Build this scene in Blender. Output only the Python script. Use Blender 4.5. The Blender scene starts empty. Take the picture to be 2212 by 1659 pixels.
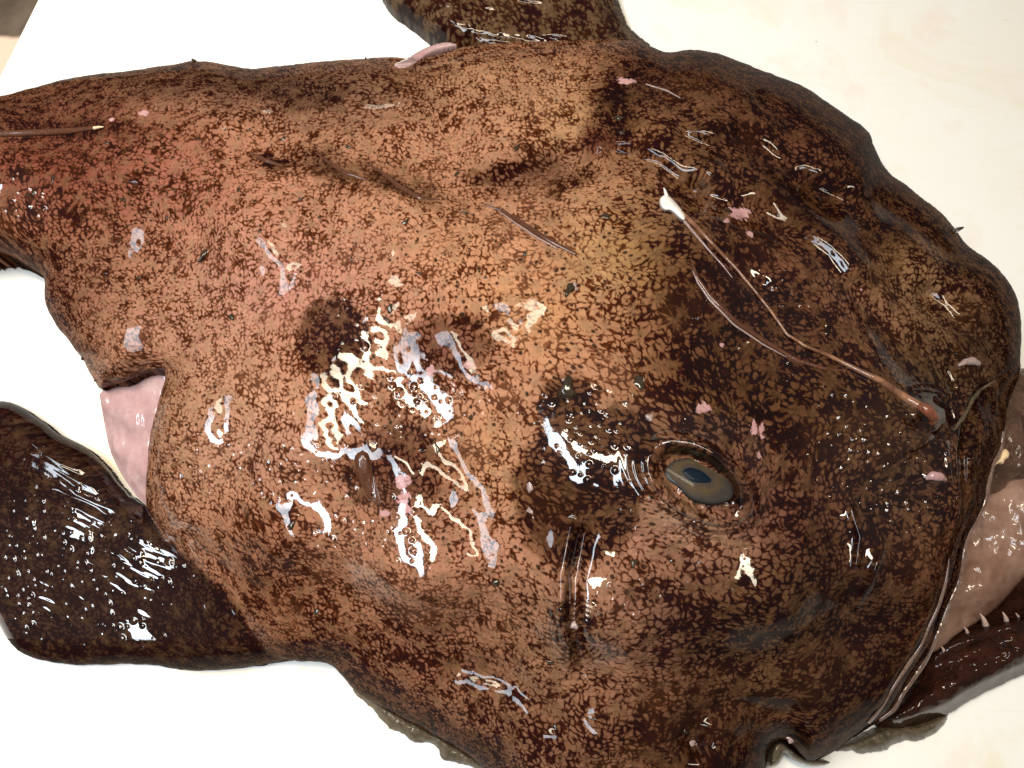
import bpy, math, random
import numpy as np
from mathutils import Vector

# ------------------------------------------------------------------ camera, world, lamps, exposure
scn = bpy.context.scene
COL = scn.collection
TILT = math.radians(18.0)
HFOV = math.radians(65.0)
CAM = np.array([0.0, -0.14, 0.43])
cam_d = bpy.data.cameras.new('camera'); cam_d.angle = HFOV; cam_d.clip_start = 0.01; cam_d.clip_end = 50
cam_o = bpy.data.objects.new('camera', cam_d); COL.objects.link(cam_o)
cam_o.location = CAM; cam_o.rotation_euler = (TILT, 0, 0)
scn.camera = cam_o

world = bpy.data.worlds.new('World'); scn.world = world; world.use_nodes = True
world.node_tree.nodes['Background'].inputs[0].default_value = (1.0, 0.93, 0.84, 1)
world.node_tree.nodes['Background'].inputs[1].default_value = 0.17

def lamp(name, loc, target, sx, sy, power, col, spread=180):
    l = bpy.data.lights.new(name, 'AREA'); l.shape = 'RECTANGLE'; l.size = sx; l.size_y = sy
    l.energy = power; l.color = col; l.spread = math.radians(spread)
    o = bpy.data.objects.new(name, l); COL.objects.link(o); o.location = loc
    o.rotation_euler = (Vector(target) - Vector(loc)).to_track_quat('-Z', 'Y').to_euler()
    return o
lamp('ceiling_lamp_warm', (-0.17, 0.19, 1.35), (-0.24, 0.08, 0), 0.82, 0.15, 7.3, (1.0, 0.86, 0.66), 110)
lamp('ceiling_lamp_cool', (-0.60, -0.09, 1.35), (-0.34, 0.02, 0), 1.05, 0.26, 8.6, (0.80, 0.90, 1.0), 100)

vs = scn.view_settings
vs.view_transform = 'Standard'; vs.look = 'None'; vs.gamma = 1.0; vs.use_curve_mapping = False
vs.exposure = 0.0
scn.render.engine = 'CYCLES'
scn.cycles.use_denoising = True
scn.cycles.max_bounces = 6
scn.cycles.sample_clamp_indirect = 6.0

# ------------------------------------------------------------------ helpers
W, H = 2212.0, 1659.0
FOC = (W / 2) / math.tan(HFOV / 2)
RX = np.array([1.0, 0, 0]); FW = np.array([0, math.sin(TILT), -math.cos(TILT)]); UP = np.array([0, math.cos(TILT), math.sin(TILT)])

def place(u, v, z):
    """point of the place at height z (metres) that lies at photo position u, v"""
    u = np.asarray(u, float); v = np.asarray(v, float); z = np.asarray(z, float)
    d = ((u - W / 2) / FOC)[..., None] * RX + (-(v - H / 2) / FOC)[..., None] * UP + FW
    t = (z - CAM[2]) / d[..., 2]
    return CAM + d * t[..., None]

_rng = np.random.RandomState(7)
_LAT = _rng.rand(512, 512)
def vnoise(x, y):
    xi = np.floor(x).astype(int); yi = np.floor(y).astype(int)
    fx = x - xi; fy = y - yi
    fx = fx * fx * fx * (fx * (fx * 6 - 15) + 10); fy = fy * fy * fy * (fy * (fy * 6 - 15) + 10)
    a = _LAT[xi % 512, yi % 512]; b = _LAT[(xi + 1) % 512, yi % 512]
    c = _LAT[xi % 512, (yi + 1) % 512]; d = _LAT[(xi + 1) % 512, (yi + 1) % 512]
    return (a * (1 - fx) + b * fx) * (1 - fy) + (c * (1 - fx) + d * fx) * fy
def fbm(u, v, s, oct=4, seed=0, rough=0.5):
    t = 0; a = 1.0; n = 0
    x = u / s + seed * 17.3; y = v / s + seed * 9.7
    for i in range(oct):
        t = t + a * (vnoise(x, y) - 0.5); n += a; a *= rough
        x = x * 2.03 + 5.1; y = y * 2.03 + 1.7
    return t / n * 2      # about -1..1
def sstep(a, b, x):
    t = np.clip((x - a) / (b - a), 0, 1); return t * t * (3 - 2 * t)

def seg_dist(u, v, poly, closed=True):
    """distance to a polyline and the nearest point on it"""
    P = np.asarray(poly, float); n = len(P)
    best = np.full(u.shape, 1e18); bu = np.zeros(u.shape); bv = np.zeros(u.shape)
    for i in range(n if closed else n - 1):
        a = P[i]; b = P[(i + 1) % n]; ab = b - a
        t = np.clip(((u - a[0]) * ab[0] + (v - a[1]) * ab[1]) / max(ab @ ab, 1e-9), 0, 1)
        pu = a[0] + t * ab[0]; pv = a[1] + t * ab[1]
        d = (u - pu) ** 2 + (v - pv) ** 2
        m = d < best
        best = np.where(m, d, best); bu = np.where(m, pu, bu); bv = np.where(m, pv, bv)
    return np.sqrt(best), bu, bv
def inside(u, v, poly):
    P = np.asarray(poly, float); n = len(P); c = np.zeros(u.shape, bool)
    for i in range(n):
        x0, y0 = P[i]; x1, y1 = P[i - 1]
        if y0 == y1: continue
        c ^= ((y0 > v) != (y1 > v)) & (u < (x1 - x0) * (v - y0) / (y1 - y0) + x0)
    return c
def smooth_poly(poly, it=2, jitter=0.0, sub=10.0, seed=1):
    """rounded, finely divided and slightly ragged outline"""
    P = np.asarray(poly, float)
    for _ in range(it):
        Q = np.roll(P, -1, 0); P = np.stack([P * .75 + Q * .25, P * .25 + Q * .75], 1).reshape(-1, 2)
    if jitter:
        out = []
        for i in range(len(P)):
            a = P[i]; b = P[(i + 1) % len(P)]; k = max(1, int(np.linalg.norm(b - a) / sub))
            for j in range(k): out.append(a + (b - a) * j / k)
        P = np.array(out)
        T = np.roll(P, -1, 0) - np.roll(P, 1, 0); T /= np.maximum(np.linalg.norm(T, axis=1), 1e-6)[:, None]
        N = np.stack([T[:, 1], -T[:, 0]], 1)
        P = P + N * (jitter * fbm(P[:, 0], P[:, 1], 22, 4, seed, .7))[:, None]
    return P

def shepard(u, v, pts, power=3.0, soft=40.0):
    pts = np.asarray(pts, float); num = 0; den = 0
    for p in pts:
        w = 1.0 / ((u - p[0]) ** 2 + (v - p[1]) ** 2 + soft ** 2) ** (power / 2)
        num = num + w[..., None] * p[2:]; den = den + w
    return num / den[..., None]
def blob(u, v, cu, cv, ru, rv, ang=0.0):
    a = math.radians(ang); x = u - cu; y = v - cv
    p = (x * math.cos(a) + y * math.sin(a)) / ru; q = (-x * math.sin(a) + y * math.cos(a)) / rv
    return np.exp(-(p * p + q * q))

class Field:
    """slowly varying quantity, worked out on a coarse grid and interpolated"""
    def __init__(self, fn, box, step):
        self.b = box; self.s = step
        self.nu = int((box[2] - box[0]) / step) + 2; self.nv = int((box[3] - box[1]) / step) + 2
        U, V = np.meshgrid(box[0] + np.arange(self.nu) * step, box[1] + np.arange(self.nv) * step)
        f = fn(U.ravel(), V.ravel()); f = f[:, None] if f.ndim == 1 else f
        self.f = f.reshape(self.nv, self.nu, -1)
    def __call__(self, u, v):
        x = np.clip((u - self.b[0]) / self.s, 0, self.nu - 1.001); y = np.clip((v - self.b[1]) / self.s, 0, self.nv - 1.001)
        i = x.astype(int); j = y.astype(int); a = (x - i)[:, None]; b = (y - j)[:, None]
        r = (self.f[j, i] * (1 - a) + self.f[j, i + 1] * a) * (1 - b) + (self.f[j + 1, i] * (1 - a) + self.f[j + 1, i + 1] * a) * b
        return r[:, 0] if r.shape[1] == 1 else r
class SDF:
    """signed distance to an outline: coarse everywhere, exact near the line"""
    def __init__(self, poly):
        self.p = np.asarray(poly, float); lo = self.p.min(0) - 40; hi = self.p.max(0) + 40
        self.box = (lo[0], lo[1], hi[0], hi[1])
        self.f = Field(lambda u, v: np.where(inside(u, v, self.p), 1, -1) * seg_dist(u, v, self.p)[0], self.box, 8.0)
    def near(self, u, v, lim=14.0):
        sd = self.f(u, v); bu = u.copy(); bv = v.copy()
        m = np.abs(sd) < lim
        if m.any():
            d, pu, pv = seg_dist(u[m], v[m], self.p); ins = inside(u[m], v[m], self.p)
            sd[m] = np.where(ins, d, -d); bu[m] = pu; bv[m] = pv
        out = (u < self.box[0]) | (v < self.box[1]) | (u > self.box[2]) | (v > self.box[3])
        sd[out] = -50
        return sd, bu, bv
    def __call__(self, u, v): return self.near(u, v)[0]
def vcell(x, y, size, seed, fn):
    """call fn(dx, dy, r1, r2, r3) for the nine jittered cells round each point"""
    X = x / size; Y = y / size; i = np.floor(X).astype(int); j = np.floor(Y).astype(int)
    for a in (-1, 0, 1):
        for b in (-1, 0, 1):
            ci = i + a; cj = j + b
            k1 = _LAT[(ci * 7 + seed * 13) % 512, (cj * 3 + seed) % 512]; k2 = _LAT[(ci * 5 + seed * 29) % 512, (cj * 11 + seed * 5) % 512]
            k3 = _LAT[(ci * 3 + seed * 31 + 100) % 512, (cj * 7 + seed * 17) % 512]; k4 = _LAT[(ci + seed * 3 + 50) % 512, (cj * 13 + 7) % 512]
            fn((X - ci - .1 - .8 * k1) * size, (Y - cj - .1 - .8 * k2) * size, k3, k4, k1)

def mesh_obj(name, verts, faces, mat, parent=None, smooth=True):
    me = bpy.data.meshes.new(name)
    verts = np.asarray(verts, np.float32)
    if isinstance(faces, np.ndarray) and faces.ndim == 2:
        k = faces.shape[1]; nf = len(faces)
        me.vertices.add(len(verts)); me.vertices.foreach_set('co', verts.ravel())
        me.loops.add(nf * k); me.loops.foreach_set('vertex_index', faces.astype(np.int32).ravel())
        me.polygons.add(nf); me.polygons.foreach_set('loop_start', np.arange(0, nf * k, k, dtype=np.int32))
        me.update(calc_edges=True); me.validate()
    else:
        me.from_pydata([tuple(map(float, p)) for p in verts], [], [tuple(map(int, f)) for f in faces]); me.update()
    if smooth: me.polygons.foreach_set('use_smooth', np.ones(len(me.polygons), bool))
    if mat: me.materials.append(mat)
    o = bpy.data.objects.new(name, me); COL.objects.link(o)
    if parent: o.parent = parent
    return o
def set_attr(o, name, arr):
    me = o.data
    if arr.ndim == 1:
        at = me.attributes.new(name, 'FLOAT', 'POINT'); at.data.foreach_set('value', arr.astype(np.float32))
    else:
        if arr.shape[1] == 3: arr = np.concatenate([arr, np.ones((len(arr), 1))], 1)
        at = me.attributes.new(name, 'FLOAT_COLOR', 'POINT'); at.data.foreach_set('color', arr.astype(np.float32).ravel())

def relief(name, poly, hfun, mat, parent, step=4.0, attrs=None, skirt=True, split=None, floor_z=0.0006, sdf=None):
    """a rounded lump of flesh: top surface over a traced outline, side walls down to what it lies on.
    hfun(u, v, d) gives the height in cm, d the distance to the outline."""
    P = np.asarray(poly, float)
    u0, v0 = P.min(0) - step; u1, v1 = P.max(0) + step
    nu = int((u1 - u0) / step) + 2; nv = int((v1 - v0) / step) + 2
    U, V = np.meshgrid(u0 + np.arange(nu) * step, v0 + np.arange(nv) * step)
    U = U.ravel(); V = V.ravel()
    sd, bu, bv = (sdf or SDF(P)).near(U, V)
    ok = sd > -0.72 * step
    snap = ok & (sd < 0.18 * step)
    U = np.where(snap, bu, U); V = np.where(snap, bv, V)
    idx = np.arange(nu * nv).reshape(nv, nu)
    q = np.stack([idx[:-1, :-1], idx[1:, :-1], idx[1:, 1:], idx[:-1, 1:]], -1).reshape(-1, 4)
    q = q[ok[q].all(1)]
    q = q[(~snap[q]).any(1)]
    used = np.unique(q); remap = np.full(nu * nv, -1); remap[used] = np.arange(len(used))
    q = remap[q]; U = U[used]; V = V[used]; D = np.where(snap[used], 0, np.maximum(sd[used], 0))
    hz = hfun(U, V, D) * 0.01
    X = place(U, V, hz)
    A = attrs(U, V, D, hz, X) if attrs else {}
    if skirt:
        e = np.concatenate([q[:, [0, 1]], q[:, [1, 2]], q[:, [2, 3]], q[:, [3, 0]]])
        key = np.sort(e, 1); key = key[:, 0].astype(np.int64) * (len(U) + 1) + key[:, 1]
        _, inv, cnt = np.unique(key, return_inverse=True, return_counts=True)
        b = e[cnt[inv] == 1]
        bv_ = np.unique(b); n0 = len(X); rm = np.full(n0, -1); rm[bv_] = np.arange(len(bv_))
        fz = floor_z(U[bv_], V[bv_]) if callable(floor_z) else np.full(len(bv_), floor_z)
        ring = []
        for f in (0.55, 0.0):
            Y = X[bv_].copy(); Y[:, 2] = fz + (X[bv_][:, 2] - fz) * f; ring.append(Y)
        m = len(bv_)
        s1 = np.stack([b[:, 1], b[:, 0], n0 + rm[b[:, 0]], n0 + rm[b[:, 1]]], 1)
        s2 = np.stack([n0 + rm[b[:, 1]], n0 + rm[b[:, 0]], n0 + m + rm[b[:, 0]], n0 + m + rm[b[:, 1]]], 1)
        X = np.concatenate([X] + ring); U = np.concatenate([U, U[bv_], U[bv_]]); V = np.concatenate([V, V[bv_], V[bv_]])
        for k in A: A[k] = np.concatenate([A[k], A[k][bv_], A[k][bv_]])
        q = np.concatenate([q, s1, s2])
    if split is None:
        o = mesh_obj(name, X, q, mat, parent)
        for k in A: set_attr(o, k, A[k])
        return o
    whole = mesh_obj('whole', X, q, None)
    nrm = np.zeros(len(X) * 3, np.float32); whole.data.vertices.foreach_get('normal', nrm); nrm = nrm.reshape(-1, 3)
    me = whole.data; bpy.data.objects.remove(whole); bpy.data.meshes.remove(me)
    res = []
    lab = split(U[q].mean(1), V[q].mean(1))
    for nm, mask in zip(name, (~lab, lab)):
        f = q[mask]; us = np.unique(f); rm = np.full(len(X), -1); rm[us] = np.arange(len(us))
        o = mesh_obj(nm, X[us], rm[f], mat, parent)
        for k in A: set_attr(o, k, A[k][us])
        o.data.normals_split_custom_set_from_vertices(nrm[us])
        res.append(o)
    return res

def tube(name, pts, rad, mat, parent, seg=10, flat=1.0, sub=5):
    """tapered rod through 3D points (Catmull-Rom), flattened by `flat` in height"""
    P = np.asarray(pts, float); R = np.asarray(rad, float); n = len(P); C = []; CR = []
    for i in range(n - 1):
        p0, p1, p2, p3 = P[max(i - 1, 0)], P[i], P[i + 1], P[min(i + 2, n - 1)]
        for j in range(sub):
            t = j / sub
            C.append(.5 * ((2 * p1) + (p2 - p0) * t + (2 * p0 - 5 * p1 + 4 * p2 - p3) * t * t + (3 * p1 - p0 - 3 * p2 + p3) * t ** 3))
            CR.append(R[i] * (1 - t) + R[i + 1] * t)
    C.append(P[-1]); CR.append(R[-1]); C = np.array(C); n = len(C)
    T = np.gradient(C, axis=0); T /= np.linalg.norm(T, axis=1)[:, None]
    S = np.cross(T, [0, 0, 1.0]); S /= np.maximum(np.linalg.norm(S, axis=1), 1e-9)[:, None]; N = np.cross(S, T)
    vs_, fs = [], []
    for i in range(n):
        for k in range(seg):
            a = 2 * math.pi * k / seg
            vs_.append(C[i] + CR[i] * (math.cos(a) * S[i] + flat * math.sin(a) * N[i]))
    for i in range(n - 1):
        for k in range(seg):
            k2 = (k + 1) % seg
            fs.append((i * seg + k, i * seg + k2, (i + 1) * seg + k2, (i + 1) * seg + k))
    fs.append(tuple(range(seg))[::-1]); fs.append(tuple((n - 1) * seg + k for k in range(seg)))
    return mesh_obj(name, vs_, fs, mat, parent)

# ------------------------------------------------------------------ node material helper
class NT:
    def __init__(self, name):
        self.m = bpy.data.materials.new(name); self.m.use_nodes = True
        self.t = self.m.node_tree; self.b = self.t.nodes['Principled BSDF']; self.out = self.t.nodes['Material Output']
    def n(self, typ, **kw):
        nd = self.t.nodes.new(typ)
        for k, v in kw.items(): setattr(nd, k, v)
        return nd
    def put(self, sock, val):
        if isinstance(val, bpy.types.NodeSocket): self.t.links.new(val, sock)
        elif val is not None: sock.default_value = val
    def math(self, op, a, b=None, c=None, clamp=False):
        nd = self.n('ShaderNodeMath', operation=op, use_clamp=clamp)
        for s, x in zip(nd.inputs, (a, b, c)): self.put(s, x)
        return nd.outputs[0]
    def vmath(self, op, a, b=None, scale=None):
        nd = self.n('ShaderNodeVectorMath', operation=op)
        self.put(nd.inputs[0], a)
        if b is not None: self.put(nd.inputs[1], b)
        if scale is not None: self.put(nd.inputs['Scale'], scale)
        return nd.outputs['Value'] if op in ('LENGTH', 'DOT_PRODUCT', 'DISTANCE') else nd.outputs[0]
    def noise(self, vec, scale, detail=3, rough=.5, dist=0.0, out='Fac'):
        nd = self.n('ShaderNodeTexNoise'); self.put(nd.inputs['Vector'], vec)
        nd.inputs['Scale'].default_value = scale; nd.inputs['Detail'].default_value = detail
        nd.inputs['Roughness'].default_value = rough; nd.inputs['Distortion'].default_value = dist
        return nd.outputs[out]
    def voro(self, vec, scale, feature='F1', rnd=1.0):
        nd = self.n('ShaderNodeTexVoronoi', feature=feature); self.put(nd.inputs['Vector'], vec)
        nd.inputs['Scale'].default_value = scale; nd.inputs['Randomness'].default_value = rnd
        return nd
    def step(self, x, a, b):
        nd = self.n('ShaderNodeMapRange', interpolation_type='SMOOTHSTEP')
        self.put(nd.inputs[0], x); self.put(nd.inputs[1], a); self.put(nd.inputs[2], b)
        return nd.outputs[0]
    def lin(self, x, a, b, c, d):
        nd = self.n('ShaderNodeMapRange'); nd.clamp = True
        for s, y in zip(nd.inputs, (x, a, b, c, d)): self.put(s, y)
        return nd.outputs[0]
    def mix(self, f, a, b, mode='MIX'):
        nd = self.n('ShaderNodeMix', data_type='RGBA', blend_type=mode)
        self.put(nd.inputs[0], f); self.put(nd.inputs[6], a); self.put(nd.inputs[7], b)
        return nd.outputs[2]
    def attr(self, name):
        return self.n('ShaderNodeAttribute', attribute_name=name)
    def bump(self, h, dist, strength=1.0, normal=None):
        nd = self.n('ShaderNodeBump'); self.put(nd.inputs['Height'], h); nd.inputs['Distance'].default_value = dist
        self.put(nd.inputs['Strength'], strength)
        if normal is not None: self.put(nd.inputs['Normal'], normal)
        return nd.outputs[0]
    def pos(self):
        return self.n('ShaderNodeNewGeometry').outputs['Position']
    def set(self, **kw):
        for k, v in kw.items(): self.put(self.b.inputs[k.replace('_', ' ')], v)

def C4(r, g, b): return (r, g, b, 1)

def skin_material():
    g = NT('wet_mottled_skin'); P = g.pos()
    col = g.attr('skin').outputs['Color']; wet = g.attr('wet').outputs['Fac']
    fine = g.noise(P, 900, 3, .6)
    col = g.mix(g.lin(fine, .35, .7, 0, .35), col, g.mix(1.0, col, C4(.70, .58, .50), 'MULTIPLY'))
    mid = g.noise(P, 420, 2, .5)
    lumps = g.bump(g.math('ADD', g.noise(P, 62, 2, .5), g.math('MULTIPLY', g.noise(P, 150, 2, .5), .4)), 0.006, .8)
    nb = g.bump(g.math('ADD', g.math('MULTIPLY', fine, .5), mid), 0.0008, .7, lumps)
    vb = g.voro(P, 330, 'F1', 1.0)
    bc = g.n('ShaderNodeSeparateColor'); g.put(bc.inputs[0], vb.outputs['Color'])
    br = g.lin(bc.outputs[1], 0.72, 1.0, 0.02, 0.34)
    bead = g.step(g.math('DIVIDE', vb.outputs['Distance'], br), 1.0, 0.1)
    hc = g.math('ADD', g.math('MULTIPLY', mid, .03), g.math('MULTIPLY', bead, g.lin(wet, 0.2, 1, .0, .55)))
    nc = g.bump(hc, 0.0009, 1.0)
    g.set(Base_Color=col, Roughness=.55, Normal=nb, Coat_Weight=g.lin(wet, .18, .8, .10, 1.0), Coat_Roughness=.05, Coat_IOR=1.62, Coat_Normal=nc)
    g.b.inputs['Specular IOR Level'].default_value = .0
    return g.m

def flesh_material(name, c1, c2, scale=60, rough=.35, coat=.7, alpha=None, bumpd=.0006, spec=.15):
    g = NT(name); P = g.pos()
    n = g.noise(P, scale, 5, .6, .6)
    n2 = g.noise(P, scale * 7, 3, .6)
    col = g.mix(g.lin(n, .32, .68, 0, 1), C4(*c1), C4(*c2))
    col = g.mix(g.lin(n2, .4, .75, 0, .4), col, g.mix(1.0, col, C4(.7, .5, .42), 'MULTIPLY'))
    g.set(Base_Color=col, Roughness=rough, Normal=g.bump(g.math('ADD', n, g.math('MULTIPLY', n2, .3)), bumpd, .7),
          Coat_Weight=coat, Coat_Roughness=.05)
    g.b.inputs['Specular IOR Level'].default_value = spec; g.b.inputs['Coat IOR'].default_value = 1.38
    if alpha: g.b.inputs['Alpha'].default_value = alpha
    return g.m

SKIN = skin_material()
M_PINK = flesh_material('pink_membrane', (.36, .205, .20), (.45, .30, .285), 40, .28, .8)
M_MOUTH = flesh_material('mouth_lining', (.33, .205, .15), (.13, .066, .042), 22, .3, .8, bumpd=.0012)
M_DARK = flesh_material('dark_wet_flesh', (.012, .006, .004), (.040, .012, .007), 120, .35, .7, bumpd=.004, spec=.0)
M_ROD = flesh_material('lure_rod', (.27, .13, .07), (.075, .03, .016), 130, .3, 1.0)
M_SPINE = flesh_material('dark_spine', (.060, .026, .014), (.10, .035, .018), 300, .22, 1.0)
M_ESCA = flesh_material('white_lure', (.86, .82, .76), (.78, .74, .68), 150, .35, .8)
M_TUB = flesh_material('dark_tubercle', (.015, .012, .006), (.050, .030, .016), 400, .3, 1.0, bumpd=.002)
M_GREY = flesh_material('grey_tubercle_tip', (.24, .17, .15), (.35, .26, .24), 500, .3, 1.0)
M_TOOTH = flesh_material('tooth', (.62, .42, .34), (.70, .52, .42), 200, .25, .8)
M_CREAM = flesh_material('cream_tissue', (.62, .44, .24), (.70, .53, .32), 150, .4, .5)
M_RED = flesh_material('raw_red_flesh', (.11, .035, .016), (.22, .07, .035), 300, .25, 1.0, bumpd=.002)
M_FRINGE = flesh_material('olive_fringe_skin', (.055, .042, .024), (.12, .088, .052), 320, .4, .5, bumpd=.002)

# ------------------------------------------------------------------ the board and what lies under it
def board_material():
    g = NT('white_board'); P = g.pos()
    n = g.noise(P, 7, 4, .55); n2 = g.noise(P, 26, 4, .6); n3 = g.noise(P, 600, 2, .5)
    col = g.mix(g.lin(n, .45, .75, 0, .55), C4(.76, .745, .70), C4(.74, .66, .54))
    col = g.mix(g.lin(n2, .55, .80, 0, .6), col, C4(.72, .56, .44))
    n4 = g.noise(P, 11, 5, .65, .8); col = g.mix(g.lin(n4, .56, .74, 0, .7), col, C4(.70, .62, .44))
    sp = g.voro(P, 42, 'F1')
    col = g.mix(g.step(g.math('ADD', sp.outputs['Distance'], g.math('MULTIPLY', n2, .06)), .062, .045), col, C4(.55, .45, .33))
    st = g.n('ShaderNodeMapping'); g.put(st.inputs[0], P); st.inputs['Rotation'].default_value = (0, 0, .5); st.inputs['Scale'].default_value = (12, 900, 1)
    scr = g.noise(st.outputs[0], 1.0, 2, .5); col = g.mix(g.lin(scr, .66, .78, 0, .35), col, C4(.60, .54, .45))
    g.set(Base_Color=col, Roughness=g.lin(n2, .3, .7, .28, .5), Normal=g.bump(g.math('ADD', g.math('MULTIPLY', scr, .4), g.math('MULTIPLY', n3, .3)), .0003, .35))
    g.b.inputs['Specular IOR Level'].default_value = .35
    return g.m
e0 = place(75, 0, 0.0)[:2]; e1 = place(0, 150, 0.0)[:2]
ed = (e1 - e0) / np.linalg.norm(e1 - e0)              # runs down along the board's left edge
A = e0 - ed * 0.75; B = e1 + ed * 1.1
rt = np.array([-ed[1], ed[0]]);  rt = rt if rt[0] > 0 else -rt
Cc = B + rt * 1.05; Dd = A + rt * 1.05
import bmesh
def board():
    bm = bmesh.new()
    vv = [bm.verts.new((p[0], p[1], -0.025)) for p in (A, B, Cc, Dd)]
    f = bm.faces.new(vv)
    r = bmesh.ops.extrude_face_region(bm, geom=[f])
    bmesh.ops.translate(bm, vec=(0, 0, 0.025), verts=[x for x in r['geom'] if isinstance(x, bmesh.types.BMVert)])
    bmesh.ops.recalc_face_normals(bm, faces=bm.faces)
    bmesh.ops.bevel(bm, geom=list(bm.edges), offset=.004, segments=3, affect='EDGES', profile=.5)
    me = bpy.data.meshes.new('cutting_board'); bm.to_mesh(me); bm.free()
    me.materials.append(board_material())
    o = bpy.data.objects.new('cutting_board', me); COL.objects.link(o)
    o['label'] = 'large white plastic cutting board under the fish'; o['category'] = 'cutting board'
board()
g = NT('brown_counter'); P = g.pos()
nn = g.noise(P, 30, 3, .5); sx = g.n('ShaderNodeSeparateXYZ'); g.put(sx.inputs[0], P)
yb = float(place(15, 80, -.0255)[1])
cc = g.mix(g.lin(nn, .35, .65, 0, 1), C4(.055, .034, .018), C4(.12, .085, .055))
g.set(Base_Color=g.mix(g.step(g.math('ADD', sx.outputs[1], g.math('MULTIPLY', nn, .012)), yb + .008, yb + .003), cc, C4(.60, .42, .31)), Roughness=.5)
ct = mesh_obj('counter', [(-3, -3, -.0255), (3, -3, -.0255), (3, 3, -.0255), (-3, 3, -.0255)], [(0, 1, 2, 3)], g.m, smooth=False)
ct['kind'] = 'structure'; ct['label'] = 'brown and peach counter below the cutting board'

# ------------------------------------------------------------------ the fish: outlines traced from the photograph
BODY = smooth_poly([(-330,235),(-200,226),(-90,222),(0,208),(60,192),(130,172),(200,161),(300,151),(380,137),(430,129),(480,139),(540,149),(600,143),(700,132),
 (800,125),(850,122),(890,128),(930,124),(960,112),(1000,100),(1080,92),(1180,88),(1280,86),(1370,84),(1400,98),(1430,111),(1455,113),(1480,107),(1520,108),(1560,117),
 (1600,133),(1640,150),(1690,168),(1740,187),(1790,222),(1830,250),(1865,272),(1882,292),(1888,315),(1900,345),(1920,372),(1955,398),(1990,425),(2030,455),(2060,488),
 (2078,515),(2095,535),(2130,557),(2165,590),(2190,625),(2203,660),(2207,710),(2206,760),(2204,800),(2196,830),(2177,872),(2170,928),(2163,970),(2147,1004),(2136,1047),(2132,1080),
 (2120,1110),(2091,1166),(2084,1203),(2074,1256),(2053,1302),(2038,1342),(2020,1385),(1994,1435),(1954,1494),(1930,1532),(1900,1556),(1870,1578),(1830,1603),(1790,1632),
 (1750,1648),(1728,1632),(1706,1606),(1688,1597),(1668,1606),(1658,1630),(1655,1659),(1650,1760),(1640,1900),(1400,1960),(1200,1900),(1090,1720),(1043,1652),(956,1597),(900,1568),
 (835,1534),(790,1506),(758,1482),(735,1455),(713,1434),(680,1428),(640,1430),(560,1410),(490,1340),(430,1255),(370,1180),(330,1115),(313,1085),(317,1010),(322,950),(338,880),
 (362,800),(345,795),(300,815),(240,833),(215,842),(203,822),(183,783),(153,742),(123,705),(100,665),(94,635),(99,602),(85,588),(60,573),(30,557),(0,545),(-100,560),(-330,600)], 1, 2.4)
FIN = smooth_poly([(-20,868),(0,866),(30,870),(60,885),(100,915),(130,940),(180,962),(215,990),(240,1020),(270,1060),(310,1088),(360,1130),(450,1180),(560,1250),(650,1330),
 (700,1390),(713,1434),(680,1424),(640,1422),(600,1432),(540,1442),(470,1449),(420,1450),(380,1446),(330,1436),(280,1434),(200,1437),(150,1436),(100,1430),(60,1418),(30,1400),(10,1372),(0,1355),
 (-40,1300),(-120,1200),(-140,1050),(-100,930)], 1, 3.6)

# heights in cm at points of the back and head
HB = [(-250,400,4.6),(50,380,5.2),(300,320,6.0),(250,560,5.0),(600,300,6.2),(600,450,7.4),(900,250,6.4),(900,560,8.4),(1200,250,6.6),(1150,370,7.2),(1200,560,9.0),(1500,330,7.8),
 (1700,330,7.2),(1500,650,9.6),(1300,900,10.0),(1500,1000,10.3),(1900,900,9.3),(1750,650,8.8),(2000,560,6.6),(2100,760,6.8),(700,900,8.0),(420,900,6.6),(420,1080,5.5),(300,720,5.2),
 (600,1150,7.2),(900,1220,8.2),(1300,1280,9.2),(1650,1250,9.2),(1900,1150,8.2),(1000,1450,6.0),(1250,1550,6.4),(1650,1500,6.4),(1850,1400,6.4),(1300,1800,5.0),(620,1330,5.0),(480,1230,5.0),(760,1380,5.6)]
# edge height in cm and how softly (in px) the back rolls over there
EB = [(-250,230,2.6,93),(0,208,2.8,86),(430,131,3.2,80),(850,122,3.8,55),(1200,88,4.0,62),(1440,112,3.2,68),(1640,150,3.0,80),(1890,310,3.0,86),(2040,460,3.2,80),(2200,660,3.8,74),
 (2190,830,4.4,60),(2150,1000,5.0,45),(2090,1166,4.9,45),(2040,1340,4.2,37),(1954,1494,3.0,45),(1850,1590,2.2,60),(1700,1600,1.8,52),(1650,1760,1.5,90),(1100,1750,1.2,120),(956,1597,1.3,112),
 (758,1482,1.2,112),(640,1430,1.6,112),(490,1340,1.4,112),(400,1220,1.6,110),(330,1110,2.6,70),(318,1000,3.8,45),(340,880,4.2,40),(362,800,4.4,45),(300,815,3.2,70),(215,842,2.0,90),
 (120,700,2.0,80),(95,630,2.0,74),(40,560,1.8,68),(-200,580,1.5,86)]
LINE1 = [(2117,842),(2100,872),(2086,924),(2078,977),(2081,1030),(2088,1076),(2082,1126),(2064,1175),(2054,1207),(2046,1257),(2029,1312),(2009,1356),(1985,1407),(1934,1483),(1909,1528),(1880,1560),(1840,1585),(1790,1605)]
EYE = [(1506,1035)]
def dent(u, v, line, width, amp):
    d = seg_dist(u, v, line, False)[0]; return amp * np.exp(-(d / width) ** 2)
EYE_C = (1507.0, 1043.0); EYE_A = 33.0
def eye_r(u, v):
    a = math.radians(EYE_A); x = u - EYE_C[0]; y = v - EYE_C[1]
    p = x * math.cos(a) + y * math.sin(a); q = -x * math.sin(a) + y * math.cos(a)
    return np.sqrt((p / 88.0) ** 2 + (q / 52.0) ** 2), np.arctan2(q, p)

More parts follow.
